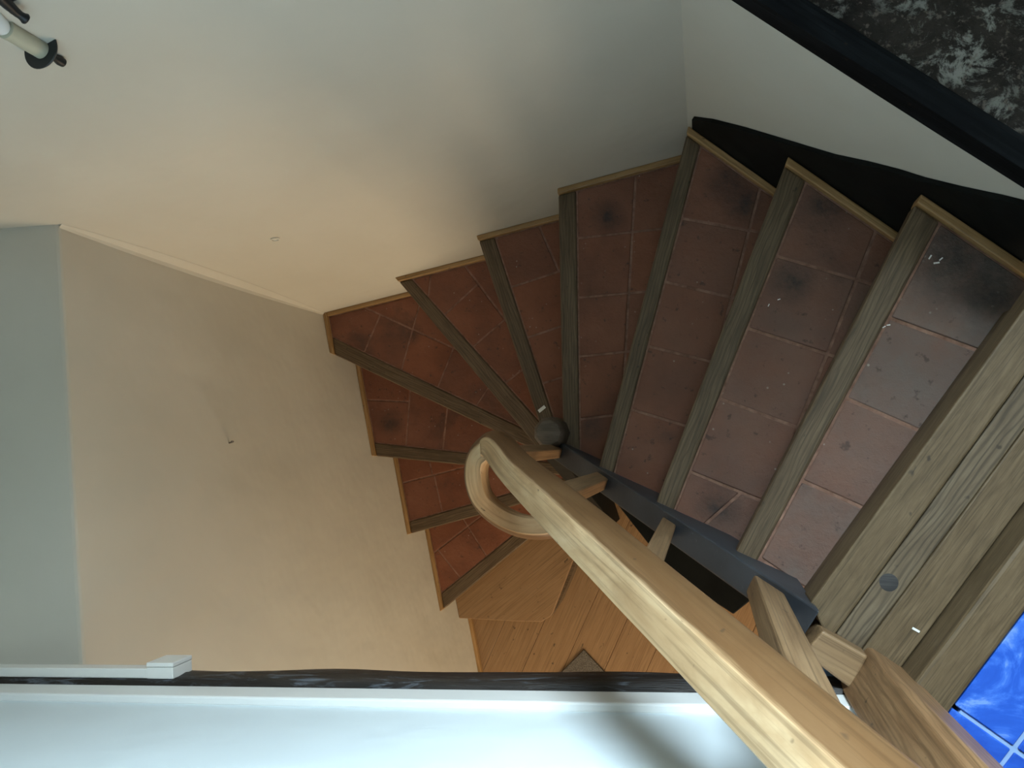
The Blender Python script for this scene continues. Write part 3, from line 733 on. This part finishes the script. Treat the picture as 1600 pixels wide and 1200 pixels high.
tip = onwall(42, 31, NT, CT, 0.018); m1 = onwall(22, 16, NT, CT, 0.014); m2 = onwall(-5, -10, NT, CT, 0.01)
tube('scroll', catmull([m2, m1, tip], 5), [0.008, 0.008, 0.0075, 0.007, 0.0065, 0.006, 0.0055, 0.005, 0.0055, 0.007, 0.006], M['iron'], sc)
pc = Vector((plate_c.x, plate_c.y, wp.z + 0.05)); e0 = Vector((c2.x, c2.y, zc - 0.004))
tube('arm', catmull([pc - NT.to_3d() * .008, pc - NT.to_3d() * .04 + Vector((-0.05, 0, 0.02)), e0 + Vector((-0.05, 0.012, 0.02)), e0 + Vector((-0.02, 0.003, 0.0)), e0], 5), 0.004, M['iron'], sc)
# little things on the walls and steps
pp = onwall(430, 373, NT, CT, 0.0)
Vv, Fv = [], []
for i, (r, o_) in enumerate(((0.011, 0.0), (0.011, 0.0025), (0.008, 0.0035), (0.0075, 0.0015), (0.002, 0.0015))):
    for k in range(18):
        an = 2 * math.pi * k / 18; q = pp + dT.to_3d() * (r * math.cos(an)) + Vector((0, 0, r * math.sin(an))) - NT.to_3d() * o_; Vv.append(q)
for i in range(4):
    for k in range(18): Fv.append([i * 18 + k, i * 18 + (k + 1) % 18, i * 18 + 18 + (k + 1) % 18, i * 18 + 18 + k])
Fv.append([72 + k for k in range(18)])
pg = mesh('wall_plug', Vv, Fv, M['plaster']); tag(pg, 'small round cream cap set in the tall plaster wall', 'wall plug')
nl = onwall(358, 692, NB, CB, 0.0)
na = tube('nail', [nl + NB.to_3d() * .004, nl - NB.to_3d() * 0.012, nl - NB.to_3d() * 0.016 + Vector((0, 0, 0.006)), nl - NB.to_3d() * 0.017 + Vector((0, 0, 0.014))], 0.0022, M['steel'], None, 8); tag(na, 'small bent dark hook sticking out of the left wall', 'hook')
tgc = [at2(x, y, ZK(5) - 0.003) for x, y in ((840, 641), (850, 633), (853, 637), (843, 645))]
pt = prism('paper_tag', tgc, ZC - ZK(5) + 0.0012, ZC - ZK(5) + 0.0028, M['paper']); tag(pt, 'scrap of white paper lying on an oak nosing near the centre post', 'paper scrap')
for (x, y, kk, an, ln, lab) in ((1453, 402, 1, 1.0, .007, 'leftmost white paint flake of three on the dark top tile by the right wall'),
        (1463, 411, 1, 0.1, .008, 'lowest white paint flake of three on the dark top tile by the right wall'),
        (1470, 405, 1, 0.7, .006, 'rightmost white paint flake of three on the dark top tile by the right wall'),
        (1381, 511, 1, 0.5, .005, 'left white paint flake of a pair beside the nosing of the uppermost tiled step'),
        (1388, 508, 1, 0.1, .005, 'right white paint flake of a pair beside the nosing of the uppermost tiled step'),
        (1217, 468, 2, 0.3, .005, 'upper white speck of paint just below the black smudge on a tile'),
        (1201, 477, 2, 1.1, .005, 'lower white speck of paint just below the black smudge on a tile'),
        (1432, 985, 0, -0.5, .009, 'pale curled paint flake lying on the worn landing board')):
    p = at2(x, y, ZK(kk)); zz = ZC - ZK(kk) + (0.0006 if kk else -0.0030)
    v, f = box_vf((p.x, p.y, zz + 0.0006), ln, ln * 0.3, 0.0010, an)
    fk = mesh('paint_flake', v, f, M['paper']); tag(fk, lab, 'paint flake', 'white paint flakes on the steps')
